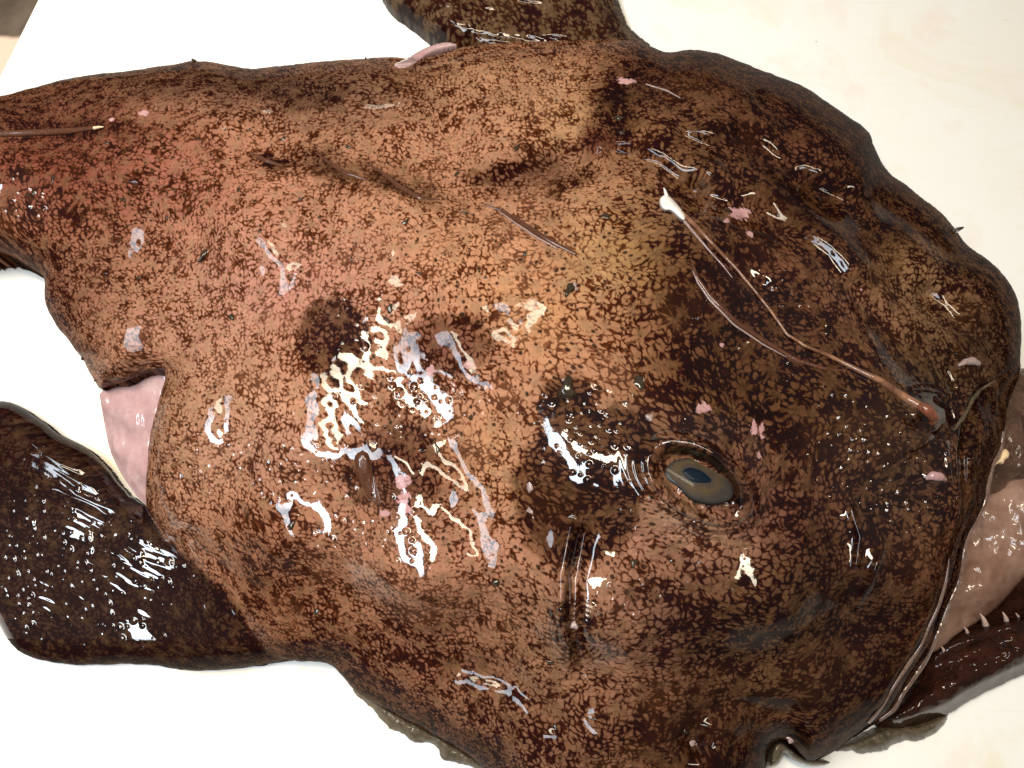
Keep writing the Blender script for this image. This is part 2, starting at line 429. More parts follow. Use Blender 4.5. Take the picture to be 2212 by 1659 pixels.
BOX = (-370.0, 40.0, 2260.0, 2000.0)
WET = [(880,880,170,90,1.0),(790,1150,160,150,1.0),(560,1010,220,90,1.0),(1270,930,170,130,1.0),(1500,1100,260,180,.6),(1700,700,300,200,.52),(150,1250,350,220,1.0),(1300,1300,220,160,.52),(1900,1000,200,250,.8),(1500,450,250,150,.32),(750,700,100,100,.7),(1500,930,120,50,.9),(1800,1350,200,250,.30),(40,430,90,60,.9),(1620,1000,60,80,.8)]
def _wet(u, v):
    w = np.full(len(u), .28)
    for r in WET: w = np.maximum(w, r[4] * blob(u, v, *r[:4]) + .1)
    w = w * (1 - .75 * blob(u, v, 720, 1300, 260, 75, 8) - .6 * blob(u, v, 520, 1180, 110, 60, 40)).clip(0, 1)
    return w * (1 - .6 * sstep(560, 420, v) * sstep(300, 700, u) * sstep(1500, 1200, u))
WETF = Field(_wet, BOX, 10.0)
def _low(u, v):
    hh = shepard(u, v, HB, 4.0, 90.0); e = shepard(u, v, EB, 4.0, 15.0)
    f = 0
    for b in [(720,735,80,80,0,.28),(970,740,90,75,0,.30),(865,1010,110,90,0,.50),(1260,1030,140,150,0,.30),(1510,1020,170,135,20,.85),(2022,1032,26,15,0,.35),(1995,890,34,30,0,.45),
              (1150,372,140,34,-18,-.55),(1300,312,46,30,0,.50),(1340,190,55,40,0,-.35),(1850,330,80,70,30,.7),(1640,200,110,60,20,.5),(1990,560,80,70,0,.7),(1760,440,80,50,35,-.5),
              (1750,1350,180,180,0,.5),(1497,1605,36,30,0,-.9),(1640,1600,60,40,0,-.7),(460,250,150,40,-8,.45),(700,215,120,35,5,-.35),(120,300,160,26,2,-.35),(1180,640,120,60,0,.2),
              (1010,1330,90,60,0,-.12),(560,1010,120,70,-15,.3),(1600,800,150,60,35,-.25),(1500,480,90,60,0,.45),(2060,900,30,50,0,-.4),(1840,250,60,40,30,.3),(1560,260,60,40,0,.35)]:
        f = f + b[5] * blob(u, v, *b[:5])
    f = f + dent(u, v, [(1500,420),(1650,480),(1780,560),(1880,680),(1960,800)], 32, -.55)
    f = f + dent(u, v, [(1540,370),(1680,420),(1800,510),(1910,640)], 30, .38)
    f = f + dent(u, v, [(1600,300),(1720,380),(1860,470)], 28, -.50)
    f = f + dent(u, v, [(1380,120),(1420,200),(1490,250)], 26, -.45)
    f = f + dent(u, v, [(540,330),(700,350),(860,400),(1060,450),(1240,550)], 18, -.09)
    f = f + dent(u, v, [(690,380),(860,430),(1060,490),(1230,580)], 26, .16)
    for ln, w, am in (([(1640,210),(1700,260),(1720,330)], 20, -.4), ([(1880,430),(1960,470),(2040,540)], 24, -.55), ([(1480,300),(1560,330),(1600,390)], 22, -.45), ([(2000,640),(2060,700),(2150,740)], 24, -.45),
                      ([(1900,330),(1860,400),(1890,470)], 20, .35), ([(1330,330),(1420,360),(1500,420)], 24, -.4), ([(1560,560),(1640,620)], 24, -.3), ([(260,235),(380,210),(470,190)], 16, .25), ([(560,250),(700,262),(860,240)], 20, -.3),
                      ([(640,1330),(760,1290),(900,1330)], 30, -.12), ([(1480,1560),(1580,1520),(1700,1540)], 24, -.4), ([(1000,1440),(1120,1470),(1200,1560)], 28, -.35), ([(1820,1180),(1850,1290),(1830,1400)], 30, -.15), ([(350,1120),(450,1200),(560,1280)], 20, -.2)):
        f = f + dent(u, v, ln, w, am)
    return np.concatenate([hh, e, f[:, None]], 1)
LOW = Field(_low, BOX, 5.0)
def _fine(u, v):
    f = 0
    f = f + dent(u, v, [(1232,1140),(1212,1240),(1208,1340),(1230,1430)], 15, .42)
    f = f + dent(u, v, [(1262,1150),(1242,1250),(1240,1350),(1262,1440)], 15, -.42)
    f = f + dent(u, v, [(1840,1110),(1890,1180),(1900,1300)], 28, .2)
    f = f + dent(u, v, [(1690,720),(1500,600)], 20, -.2)
    f = f + dent(u, v, LINE1, 9, -.34) + dent(u, v, [(a - 13, b - 4) for a, b in LINE1], 7, .22)
    f = f + dent(u, v, [(2117,842),(2160,815),(2200,790)], 7, -.3)
    f = f + dent(u, v, [(2040,925),(2000,970),(1960,985)], 9, -.22)
    for ln, w, am in (([(2108,870),(2126,920),(2120,985)], 7, .2), ([(2140,880),(2148,940),(2130,1010)], 7, -.22), ([(2100,990),(2112,1040),(2108,1090)], 6, .18), ([(2060,840),(2040,800),(2060,760)], 9, -.2), ([(2150,850),(2165,900)], 6, .2),
                      ([(2025,860),(2050,880),(2058,910)], 7, -.25), ([(1965,910),(1985,935),(2020,940)], 8, -.2), ([(2045,960),(2050,1010),(2058,1060)], 7, .16), ([(1840,1100),(1858,1160),(1850,1220)], 8, .22), ([(1905,1190),(1880,1260),(1850,1310)], 8, .2)):
        f = f + dent(u, v, ln, w, am)
    return f
FINE = Field(_fine, (1170.0, 760.0, 2260.0, 1680.0), 2.5)
def eye_folds(u, v):
    f = 0
    # eye socket: rim, hollow and the creases round it
    r, a = eye_r(u, v)
    f = f + .58 * np.exp(-((r - 1.42) / .28) ** 2) * (.65 - .35 * np.sin(a)) - .55 * sstep(1.25, .8, r)
    f = f + .045 * np.sin((r - 1.0) * 24 + fbm(u, v, 60, 2, 5) * 1.5) * np.exp(-((r - 1.55) / .42) ** 2) * sstep(-.3, .5, np.sin(a))
    f = f + .010 * np.sin(np.hypot(u - 1995, (v - 895) * 1.2) * .42) * np.exp(-((np.hypot(u - 1990, v - 890) - 55) / 30) ** 2)
    f = f + .02 * np.sin(np.hypot(u - 1248, v - 1370) * .62) * np.exp(-((np.hypot(u - 1248, v - 1370) - 45) / 26) ** 2)
    return f
def h_body(u, v, d):
    L = LOW(u, v); hh = L[:, 0]; e0 = L[:, 1]; R = L[:, 2]; f = L[:, 3]
    t = np.clip(d / R, 0, 1); t2 = np.clip(d / (R * 2.6), 0, 1)
    prof = .55 * np.sqrt(np.maximum(1 - (1 - t) ** 2, 0)) + .45 * (1 - (1 - t2) ** 2)
    h = e0 + (np.maximum(hh, e0) - e0) * prof
    k = np.clip(d / 60, 0, 1)
    m = (u > 1172) & (v > 762) & (v < 1678)
    if m.any(): f[m] += FINE(u[m], v[m]) + eye_folds(u[m], v[m])
    wz = sstep(.5, .8, WETF(u, v)); n = (.16 - .115 * wz) * fbm(u, v, 150, 2, 1) + (.070 - .050 * wz) * fbm(u, v, 60, 2, 2, .4) + .007 * fbm(u, v, 24, 1, 3)
    return h + f * k + n * (.35 + .65 * k)
def h_fin(u, v, d):
    b = shepard(u, v, [(-100,1050,1.6),(60,1000,2.2),(150,1150,2.3),(40,1250,1.8),(100,1380,1.2),(300,1200,2.6),(330,1380,1.8),(500,1300,3.4),(600,1400,2.6),(250,1060,1.8)], 3, 60)[..., 0]
    t = np.clip(d / 55, 0, 1); h = .45 + (b - .45) * np.sqrt(np.maximum(1 - (1 - t) ** 2, 0))
    a = math.radians(27); p = u * math.cos(a) + v * math.sin(a); q = -u * math.sin(a) + v * math.cos(a)
    wq = q + 14 * fbm(u, v, 120, 2, 8)
    mask = sstep(520, 260, u) * (.12 + .75 * sstep(-.2, .4, fbm(u, v, 120, 2, 19)))
    rays = .05 * fbm(p / 9, wq, 20, 3, 6, .6) + .022 * np.sin(wq * .21 + 3 * fbm(u, v, 90, 2, 9)) + .022 * fbm(p / 5, wq, 8, 2, 4)
    return h + mask * rays * np.clip(d / 30, 0, 1) + .05 * fbm(u, v, 90, 2, 7)
SD_B = SDF(BODY); SD_F = SDF(FIN)
def h_both(u, v):
    db = SD_B(u, v); df = SD_F(u, v)
    a = np.where(db > -3, h_body(u, v, np.maximum(db, 0)), -2.0); b = np.where((df > -3) & (u < 760), h_fin(u, v, np.maximum(df, 0)), -2.0)
    k = .35
    hh = np.clip(.5 + .5 * (a - b) / k, 0, 1)
    return b * (1 - hh) + a * hh + k * hh * (1 - hh) * ((a > -1.5) & (b > -1.5)), a, b
def hs(u, v):
    """height (cm) of the skin at a point"""
    uu = np.atleast_1d(np.asarray(u, float)); vv = np.atleast_1d(np.asarray(v, float))
    return h_both(uu, vv)[0]

# one outline round body and near fin
UNION = np.array([(-330,235)])
def union_outline():
    # walk: body outline from its start to where it enters the fin, then the fin outline, then the rest of the body
    bi = inside(BODY[:, 0], BODY[:, 1], FIN); fi = inside(FIN[:, 0], FIN[:, 1], BODY)
    b_in = np.where(bi)[0]; i0, i1 = b_in[0], b_in[-1]
    fo = np.where(~fi)[0]
    # fin points outside the body, in order starting after the last inside run
    n = len(FIN); start = next(k for k in range(n) if fi[k - 1] and not fi[k])
    seq = [];
    for k in range(n):
        j = (start + k) % n
        if not fi[j]: seq.append(FIN[j])
    seq = np.array(seq)
    if np.linalg.norm(seq[0] - BODY[i0 - 1]) > np.linalg.norm(seq[-1] - BODY[i0 - 1]): seq = seq[::-1]
    return np.concatenate([BODY[:i0], seq, BODY[i1 + 1:]])
UNION = union_outline()

# ------------------------------------------------------------------ colouring of the skin (albedo only)
TAN = (.53, .275, .135)
# u, v, ru, rv, angle, pigment+, dark+, tint, tint weight
ZONES = [
 (120,360,260,150,0,.10,.20,(.42,.115,.065),.85),(330,380,220,110,10,.06,.05,(.46,.17,.10),.75),(40,250,200,50,0,.0,.25,(.34,.16,.09),.6),
 (150,640,140,120,0,.12,.12,(.42,.21,.13),.6),(450,180,330,55,3,.05,.45,(.26,.17,.11),.7),(730,190,180,70,0,.02,.38,(.30,.21,.14),.6),
 (1050,170,260,70,0,-.08,.0,(.52,.31,.14),.6),(1250,280,120,90,0,-.12,.0,(.58,.37,.15),.7),(1150,370,130,40,-15,.05,.4,(.36,.2,.14),.6),
 (700,560,300,130,5,-.10,.0,(.54,.27,.16),.7),(600,640,200,90,0,-.08,0,(.54,.26,.17),.6),(1000,520,230,120,15,-.06,0,(.56,.30,.13),.7),(1150,680,180,110,0,-.13,0,(.60,.32,.12),.85),
 (1370,560,130,70,25,-.28,0,(.62,.40,.13),.9),(1290,600,70,60,0,-.22,0,(.60,.38,.15),.8),(420,720,150,110,0,-.06,0,(.54,.29,.17),.7),(470,900,160,130,0,-.10,0,(.50,.30,.15),.7),
 (560,960,160,70,0,-.08,0,(.54,.30,.17),.6),(720,735,76,80,0,.10,.0,(.30,.15,.08),.6),(970,745,92,66,0,.26,.38,(.34,.14,.12),.7),(870,1010,120,100,20,.26,.42,(.34,.14,.09),.7),
 (1270,1030,135,165,5,.10,.08,(.30,.17,.08),.7),(1225,870,45,60,0,.3,.45,TAN,.2),(1060,1000,90,130,0,-.08,0,(.58,.32,.13),.8),(1000,1180,130,100,0,-.06,.05,(.54,.28,.16),.6),
 (600,1250,170,150,30,.24,.25,(.40,.18,.085),.7),(900,1420,200,120,0,.20,.28,(.38,.18,.10),.6),(1000,1330,150,80,0,.0,.1,(.48,.27,.15),.5),(1200,1400,130,130,0,-.04,.12,(.50,.31,.16),.6),
 (1150,1600,200,100,0,.14,.35,(.42,.25,.14),.6),(1480,1370,160,160,0,.10,.28,(.36,.22,.16),.6),(1470,1180,150,90,0,-.14,0,(.52,.28,.17),.7),(1640,1130,130,90,10,.0,.05,(.50,.22,.16),.8),
 (1700,1300,200,140,0,.04,.30,(.42,.28,.14),.6),(1650,1450,130,110,0,.0,.22,(.44,.31,.15),.6),(1880,1350,130,260,-20,.18,.68,(.26,.16,.09),.7),(1820,1500,120,90,0,.14,.62,(.28,.19,.10),.6),
 (1500,1600,180,80,0,.18,.72,(.28,.18,.10),.6),(1700,820,320,120,32,.22,.42,(.44,.25,.10),.6),(1620,640,200,130,35,.34,.45,(.38,.18,.10),.7),(1480,850,160,120,0,.16,.28,(.48,.27,.11),.6),
 (1950,1000,120,160,0,.12,.45,(.42,.30,.16),.5),(1850,900,150,80,30,.16,.40,(.44,.28,.11),.5),(1960,840,80,70,0,.0,.3,(.52,.36,.15),.5),(1960,560,95,75,10,-.16,.02,(.60,.40,.16),.9),(2010,650,110,120,30,-.06,.15,(.52,.36,.17),.8),
 (2060,800,110,90,0,.05,.30,(.46,.35,.18),.7),(2140,760,50,110,0,.2,.45,(.38,.28,.18),.7),(2120,960,40,130,5,.25,.72,(.26,.18,.10),.7),(1500,320,180,100,20,.10,.28,(.48,.30,.13),.5),
 (1400,480,160,90,15,-.02,.05,(.50,.31,.12),.6),(1680,200,220,60,28,.26,.58,(.30,.16,.09),.6),(1860,330,80,130,-20,.28,.62,(.28,.16,.08),.7),(1700,330,120,60,25,.06,.22,(.46,.21,.12),.6),(1780,480,170,60,38,.28,.62,(.30,.18,.08),.6),
 (1920,470,110,60,40,.22,.55,(.34,.18,.08),.6),(2080,560,50,50,0,.22,.5,(.3,.2,.1),.5),(1630,300,60,50,0,.0,.0,(.5,.24,.13),.5),(1330,210,60,90,0,.24,.50,(.30,.18,.08),.5),(1410,160,80,60,0,.25,.55,(.28,.13,.09),.6),
 (1510,1130,110,45,20,-.25,0,(.58,.38,.20),.8),(1500,930,110,40,10,-.1,.05,(.55,.33,.2),.6),(1300,310,50,34,0,.2,.5,(.3,.08,.06),.8),(1200,1150,80,60,0,.2,.3,TAN,.2),(2000,885,40,34,0,.1,.3,(.30,.08,.03),.8),
 (2022,1030,28,16,0,-.3,.1,(.52,.22,.2),.9),(840,390,120,26,22,.2,.55,(.26,.17,.09),.5),(700,365,70,24,30,.2,.5,(.26,.17,.09),.5),(590,345,50,18,15,.2,.5,TAN,.1),(200,280,160,20,0,.1,.4,(.28,.1,.05),.5),
]
RAW = [(1598,462,26,20),(1570,476,10,8),(1620,506,12,8),(1520,880,20,16),(1630,925,9,22),(1645,930,9,22),(868,1040,26,24),(872,1075,20,18),(830,1110,12,10),(880,1100,10,14),(1352,176,30,8),(310,245,12,10),(240,258,10,6),
       (1010,790,14,10),(930,800,14,14),(1640,985,6,12),(1560,745,6,6),(1860,625,5,5)]
SPOTS = [(720,735,78,90,0,.30,.80),(1250,1060,135,150,0,.38,1.0),(1225,880,62,66,0,.32,.92),(1330,960,90,80,0,.30,.85),(975,745,90,62,0,.18,.34),(860,1010,92,96,20,.20,.42),(1190,1150,60,60,0,.22,.55),
 (850,398,62,9,24,.3,.7),(735,372,50,10,30,.3,.75),(588,347,38,10,15,.3,.7),(1140,490,70,5,30,.2,.5),(1335,250,40,60,-15,.25,.5),(1100,372,110,20,-8,.15,.45),(1240,390,60,18,-25,.15,.4),(640,215,70,24,10,.1,.35),(700,210,30,16,0,.1,.4),(1240,1350,40,60,0,.2,.5),(780,1030,36,60,0,.2,.5)]
def _zones(u, v):
    n = len(u); pig = np.zeros(n); dark = np.full(n, .03); tint = np.tile(np.array(TAN), (n, 1))
    for z in ZONES:
        b = blob(u, v, *z[:5]); pig += z[5] * b; dark += z[6] * b; tint += (np.array(z[7]) - tint) * (b * z[8])[:, None]
    wet = WETF(u, v)
    return np.concatenate([pig[:, None], dark[:, None], tint, wet[:, None]], 1)
ZF = Field(_zones, BOX, 7.0)
def _spots(u, v):
    p = np.zeros(len(u)); d = np.zeros(len(u))
    for z in SPOTS:
        b = sstep(.26, .44, blob(u, v, *z[:5])); p = np.maximum(p, z[5] * b); d = np.maximum(d, z[6] * b)
    return np.stack([p, d], 1)
SPF = Field(_spots, BOX, 4.0)
ZSF = Field(lambda u, v: np.maximum(h_both(u, v)[0], 1.0) * .01, BOX, 45.0)
def mm(X, zs):
    """unrolled skin coordinates in millimetres"""
    z = zs - .088
    return (X[:, 0] - z * np.tanh((X[:, 0] - .02) / .12)) * 1000 + 500, (X[:, 1] - z * np.tanh((X[:, 1] - .02) / .10)) * 1000 + 500
def skin_colour(X, zs, pig, dark, tint, raw, crease):
    x, y = mm(X, zs); n = len(x)
    x, y = x + 7 * fbm(x, y, 55, 2, 41), y + 7 * fbm(x, y, 55, 2, 42)
    tint = tint * np.array((.76, .70, .83))
    wx = x + 2.0 * fbm(x, y, 6, 2, 31) + .75 * fbm(x, y, 1.9, 2, 32, .5); wy = y + 2.0 * fbm(x, y, 6, 2, 33) + .75 * fbm(x, y, 1.9, 2, 34, .5)
    F = [np.full(n, 9e9), np.full(n, 9e9)]
    def net(dx, dy, a, b, c):
        d = np.hypot(dx, dy); F[1] = np.minimum(F[1], np.maximum(F[0], d)); F[0] = np.minimum(F[0], d)
    vcell(wx, wy, 3.1, 3, net)
    e = np.clip((F[1] - F[0]) / 1.45, 0, 1)
    q = .50 * (1 - e) + .54 * fbm(wx, wy, 2.8, 4, 35, .6) + .20 * fbm(x, y, 11, 2, 36)
    smp = np.sort(q[::37]); qu = np.interp(q, smp, np.linspace(0, 1, len(smp)))
    # pale ragged stars
    S = [np.zeros(n), np.zeros(n)]
    def star(dx, dy, a, b, c):
        r = np.hypot(dx, dy); near = r < 13
        i = np.where(near & (a > .22))[0]
        if not len(i): return
        r = r[i]; cx = dx[i] / np.maximum(r, 1e-6); cy = dy[i] / np.maximum(r, 1e-6); sd = b[i] * 90
        ray = .6 * vnoise(cx * 3.4 + sd, cy * 3.4 + sd * .7) + .4 * vnoise(cx * 8 + sd, cy * 8 + sd * 1.3) + .16 * (vnoise(wx[i] / .8, wy[i] / .8) - .5)
        R = (1.7 + 5.4 * (a[i] - .22)) * (.25 + 2.6 * np.clip(ray - .25, 0, 1) ** 1.25)
        m = sstep(R * 1.15, R * .8, r); S[0][i] = np.maximum(S[0][i], m)
        S[1][i] = np.maximum(S[1][i], np.exp(-(r / (1.0 + 2.2 * a[i])) ** 2))
    vcell(x, y, 11.5, 5, star)
    cov = np.clip(.47 + .8 * pig, .12, .74)
    t = qu - (1 - cov)
    m = sstep(-.03, .03, t) * (1 - .93 * S[0]) * (1 - .2 * sstep(.0, .6, fbm(x, y, 30, 2, 43))); soft = sstep(-.26, .03, t) * (1 - .8 * S[0])
    core = sstep(.06, .40, t)
    var = .5 + .5 * fbm(x, y, 24, 3, 37)
    base = tint * (1.10 - .22 * var[:, None]) * (1 + .14 * fbm(x, y, 2.2, 2, 38)[:, None])
    base = base + (np.array((.27, .165, .095)) - base) * (.62 * S[1])[:, None]
    lite = np.array((.125, .034, .010)); deep = np.array((.042, .011, .004))
    br = lite + (deep - lite) * np.clip(core * .9 + .35 * dark, 0, 1)[:, None]
    col = base + (base * .45 + lite * .55 - base) * (soft * .34)[:, None]
    col = col + (br - col) * m[:, None]
    # pale rings, dark pores
    pz = sstep(-.3, .3, fbm(x, y, 60, 2, 39) + .45) * sstep(.75, .4, dark)
    Q = [np.zeros(n), np.zeros(n)]
    def pore(dx, dy, a, b, c):
        r = np.hypot(dx * (1 + .5 * (b - .5)), dy * (1 - .4 * (c - .5))) + .10 * (vnoise(x / .5, y / .5) - .5)
        R = np.where(a > .30, .30 + 1.05 * (a - .30) ** 1.4, -1)
        Q[0] = np.maximum(Q[0], sstep(R + .12, R - .08, r)); Q[1] = np.maximum(Q[1], sstep(.30, .10, np.abs(r - R - .36)) * (R > 0))
    vcell(x, y, 4.6, 9, pore)
    col = col + (np.array((.40, .20, .11)) - col) * (.45 * Q[1] * pz)[:, None]
    dk = np.clip(dark * (.80 + .4 * qu), 0, 1.35)
    dm = np.array((.29, .245, .19)) + (np.array((.30, .24, .16)) - np.array((.29, .245, .19))) * m[:, None]
    col = col * dm ** dk[:, None]
    col = col + (np.array((.02, .010, .006)) - col) * (.92 * Q[0] * pz)[:, None]
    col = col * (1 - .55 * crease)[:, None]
    rm = sstep(.46, .54, raw + .55 * fbm(wx, wy, 2.6, 3, 40, .65)) * (raw > .06)
    col = col + (np.array((.42, .235, .23)) - col) * rm[:, None]
    return np.clip(col, .003, 1), rm
def skin_attrs(far=False):
    def fn(u, v, d, hz, X):
        n = len(u)
        if far:
            pig = .28 + .1 * fbm(u, v, 90, 3, 13); dark = .74 + .15 * fbm(u, v, 60, 3, 14) + .3 * sstep(40, 0, d); tint = np.tile(np.array((.34, .24, .12)), (n, 1)); wet = np.full(n, .35)
            col, rm = skin_colour(X, np.full(n, .088), pig, dark, tint, np.zeros(n), np.zeros(n))
            return {'skin': col, 'wet': wet}
        uu = u + 30 * fbm(u, v, 50, 4, 11, .65); vv = v + 30 * fbm(u, v, 50, 4, 12, .65)
        Z = ZF(uu, vv); pig = Z[:, 0]; dark = Z[:, 1] * 1.25; tint = Z[:, 2:5]; wet = Z[:, 5]
        SPv = SPF(u + 17 * fbm(u, v, 26, 3, 15, .65), v + 17 * fbm(u, v, 26, 3, 16, .65)); pig = np.maximum(pig, pig * .4 + SPv[:, 0]); dark = dark + SPv[:, 1] * (1 - .5 * dark.clip(0, 1))
        pig += .07 * fbm(u, v, 90, 3, 13); dark += .07 * fbm(u, v, 70, 3, 14)
        gr = sstep(1300, 1540, uu) * (1 - .9 * blob(uu, vv, 1510, 1150, 170, 110) - .8 * blob(uu, vv, 1975, 590, 120, 110)).clip(0, 1)
        pig += .19 * gr; dark += .58 * gr
        lw = sstep(1180, 1380, vv) * sstep(1500, 1300, uu); pig += .08 * lw; dark += .14 * lw
        tl = sstep(460, 80, uu) * sstep(900, 650, vv); pig += .10 * tl; dark += .24 * tl
        dark += .13 * (1 - blob(uu, vv, 980, 720, 520, 420).clip(0, 1) ** .7)
        tint *= (1 - .08 * gr)[:, None]; tint += (tint.mean(1, keepdims=True) - tint) * .03
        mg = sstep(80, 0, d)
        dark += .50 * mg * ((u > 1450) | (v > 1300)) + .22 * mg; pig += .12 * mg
        _, a, b = h_both(u, v)
        fm = sstep(-.3, .5, b - a) * sstep(700, 430, u)
        pig += fm * .30; dark += fm * 1.1
        tint += (np.array((.13, .085, .06)) - tint) * (fm * .9)[:, None]
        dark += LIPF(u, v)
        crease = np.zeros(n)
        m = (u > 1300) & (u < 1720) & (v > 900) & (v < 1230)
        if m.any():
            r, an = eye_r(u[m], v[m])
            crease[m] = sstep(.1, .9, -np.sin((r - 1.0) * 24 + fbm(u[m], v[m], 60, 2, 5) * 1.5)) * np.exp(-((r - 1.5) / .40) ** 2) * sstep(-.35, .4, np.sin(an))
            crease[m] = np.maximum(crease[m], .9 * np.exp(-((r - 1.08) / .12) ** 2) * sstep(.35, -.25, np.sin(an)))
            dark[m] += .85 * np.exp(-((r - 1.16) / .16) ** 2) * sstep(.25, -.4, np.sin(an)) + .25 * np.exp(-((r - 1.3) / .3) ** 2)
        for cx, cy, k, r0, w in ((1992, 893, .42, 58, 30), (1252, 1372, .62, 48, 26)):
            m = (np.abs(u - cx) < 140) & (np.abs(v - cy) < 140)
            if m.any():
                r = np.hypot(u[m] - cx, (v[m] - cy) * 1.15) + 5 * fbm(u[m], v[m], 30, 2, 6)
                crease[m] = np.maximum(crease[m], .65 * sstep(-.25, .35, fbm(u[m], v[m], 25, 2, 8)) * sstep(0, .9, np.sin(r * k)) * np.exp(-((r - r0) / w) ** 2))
        raw = np.zeros(n)
        for r in RAW:
            r = (r[0], r[1], r[2] * .82, r[3] * .82); m = (np.abs(u - r[0]) < 3 * r[2]) & (np.abs(v - r[1]) < 3 * r[3])
            raw[m] = np.maximum(raw[m], blob(u[m], v[m], *r))
        wet = wet * (1 - .92 * sstep(95, 5, d) * ((v < 760) | (u > 1700) | (v > 1380)))
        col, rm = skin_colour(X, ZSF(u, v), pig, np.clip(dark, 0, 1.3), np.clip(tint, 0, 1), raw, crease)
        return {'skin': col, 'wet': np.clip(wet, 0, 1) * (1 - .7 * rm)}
    return fn
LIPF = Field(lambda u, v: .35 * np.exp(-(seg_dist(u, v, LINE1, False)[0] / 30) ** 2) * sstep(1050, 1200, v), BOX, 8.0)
# beads of slime standing on the skin
def beads(u, v):
    w = ZF(u, v)[:, 5]; h = np.zeros(len(u))
    def fn(dx, dy, a, b, c):
        R = 3.5 + 6.5 * b * b; r = np.hypot(dx, dy * (1 + .3 * (c - .5))) / R
        i = (r < 1) & (a < (w - .42) * 1.0)
        h[i] = np.maximum(h[i], (.026 + .040 * b[i]) * (1 - r[i] ** 2) ** 1.0)
    vcell(u, v, 21.0, 15, fn)
    return h

fish = bpy.data.objects.new('monkfish', None); COL.objects.link(fish)
fish['label'] = 'whole mottled brown monkfish lying wet on the white cutting board'; fish['category'] = 'fish'

STEP = 1.85
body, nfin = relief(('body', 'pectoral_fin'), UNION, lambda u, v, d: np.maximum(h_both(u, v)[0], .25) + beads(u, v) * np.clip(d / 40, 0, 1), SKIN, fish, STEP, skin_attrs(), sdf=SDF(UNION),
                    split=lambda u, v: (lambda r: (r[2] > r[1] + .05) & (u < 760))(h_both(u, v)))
nfin['label'] = 'dark brown pectoral fin with long glossy rays'
# far fin behind the back
FAR = smooth_poly([(826,-10),(845,15),(880,38),(920,68),(948,95),(990,125),(1100,150),(1250,150),(1400,140),(1412,100),(1378,76),(1358,58),(1347,30),(1335,0),(1320,-60),(1260,-160),(1100,-220),(930,-200),(840,-120),(812,-50)], 1, 2.5)
def h_far(u, v, d):
    t = np.clip(d / 90, 0, 1); a = math.radians(8); q = -u * math.sin(a) + v * math.cos(a)
    return 1.0 + 1.7 * (1 - (1 - t) ** 2) + .10 * fbm(u / 6, q, 14, 3, 21) * sstep(8, 70, d) + .10 * fbm(u, v, 50, 3, 22) + .25 * blob(u, v, 960, 55, 40, 40)
ffin = relief('pectoral_fin', FAR, h_far, SKIN, fish, 3.2, skin_attrs(far=True))
ffin['label'] = 'olive dark pectoral fin behind the back'

# pink gill membranes
MEM1 = smooth_poly([(213,842),(262,826),(312,812),(368,790),(372,840),(352,880),(338,950),(332,1010),(326,1092),(303,1082),(277,1048),(252,1008),(236,970),(226,920),(219,880)], 1)
relief('gill_membrane', MEM1, lambda u, v, d: shepard(u, v, [(215,845,1.9),(225,920,1.4),(250,1005,1.2),(300,1080,1.3),(365,795,3.3),(345,880,3.0),(320,1000,2.5),(280,900,2.6),(280,980,2.0)], 3, 20)[..., 0]
       + .16 * fbm(u * 1.6, v * .5, 40, 3, 31) - .2 * sstep(14, 0, d), M_PINK, fish, 3.0)['label'] = 'pale pink membrane of the gill opening beside the fin'
MEM2 = smooth_poly([(846,140),(880,126),(905,110),(938,95),(968,90),(992,97),(966,103),(940,109),(915,122),(892,140),(868,149)], 1)
relief('gill_membrane', MEM2, lambda u, v, d: np.maximum(hs(u, v), 3.6) + .05 + .16 * (1 - (1 - np.clip(d / 16, 0, 1)) ** 2), M_PINK, fish, 2.5, floor_z=.025)['label'] = 'pink membrane at the far edge of the back'

# ------------------------------------------------------------------ mouth
PAL = smooth_poly([(2150,815),(2260,800),(2450,820),(2540,950),(2500,1090),(2400,1160),(2290,1200),(2218,1242),(2192,1272),(2150,1320),(2100,1352),(2062,1374),(2035,1402),(2005,1415),(1965,1400),(1975,1300),(2015,1200),(2060,1050),(2100,900)], 2)
def h_pal(u, v, d):
    b = shepard(u, v, [(2120,1000,2.2),(2190,900,2.3),(2170,1130,2.9),(2250,1100,3.5),(2130,1250,2.8),(2060,1340,2.3),(2400,1000,3.2),(2090,1180,2.1)], 3, 30)[..., 0]
    t = np.clip(d / 70, 0, 1)
    return 1.6 + (b - 1.6) * np.sqrt(np.maximum(1 - (1 - t) ** 2, 0)) + .28 * fbm(u, v * .8, 48, 4, 41) - .25 * blob(u, v, 2165, 1020, 60, 30)
relief('mouth_lining', PAL, h_pal, M_MOUTH, fish, 3.2)['label'] = 'smooth pink brown lining of the open mouth'
M_BROWN = flesh_material('brown_lip_membrane', (.10, .055, .034), (.045, .022, .014), 90, .3, .9, bumpd=.003)
LM_ = smooth_poly([(2150,800),(2300,790),(2340,900),(2270,1000),(2225,1035),(2190,1030),(2165,1060),(2110,1075),(2110,1000),(2130,930)], 1, 3.0, 8)
relief('lip_membrane', LM_, lambda u, v, d: 2.9 + .5 * (1 - (1 - np.clip(d / 30, 0, 1)) ** 2) + .22 * fbm(u, v, 36, 4, 45), M_BROWN, fish, 2.8)['label'] = 'dark brown wet membrane inside the upper lip'
JAW = smooth_poly([(1880,1560),(1925,1515),(1985,1430),(2025,1375),(2100,1310),(2212,1225),(2380,1130),(2520,1180),(2480,1320),(2340,1400),(2212,1456),(2115,1504),(2048,1544),(1967,1574),(1915,1580)], 1, 3.0)
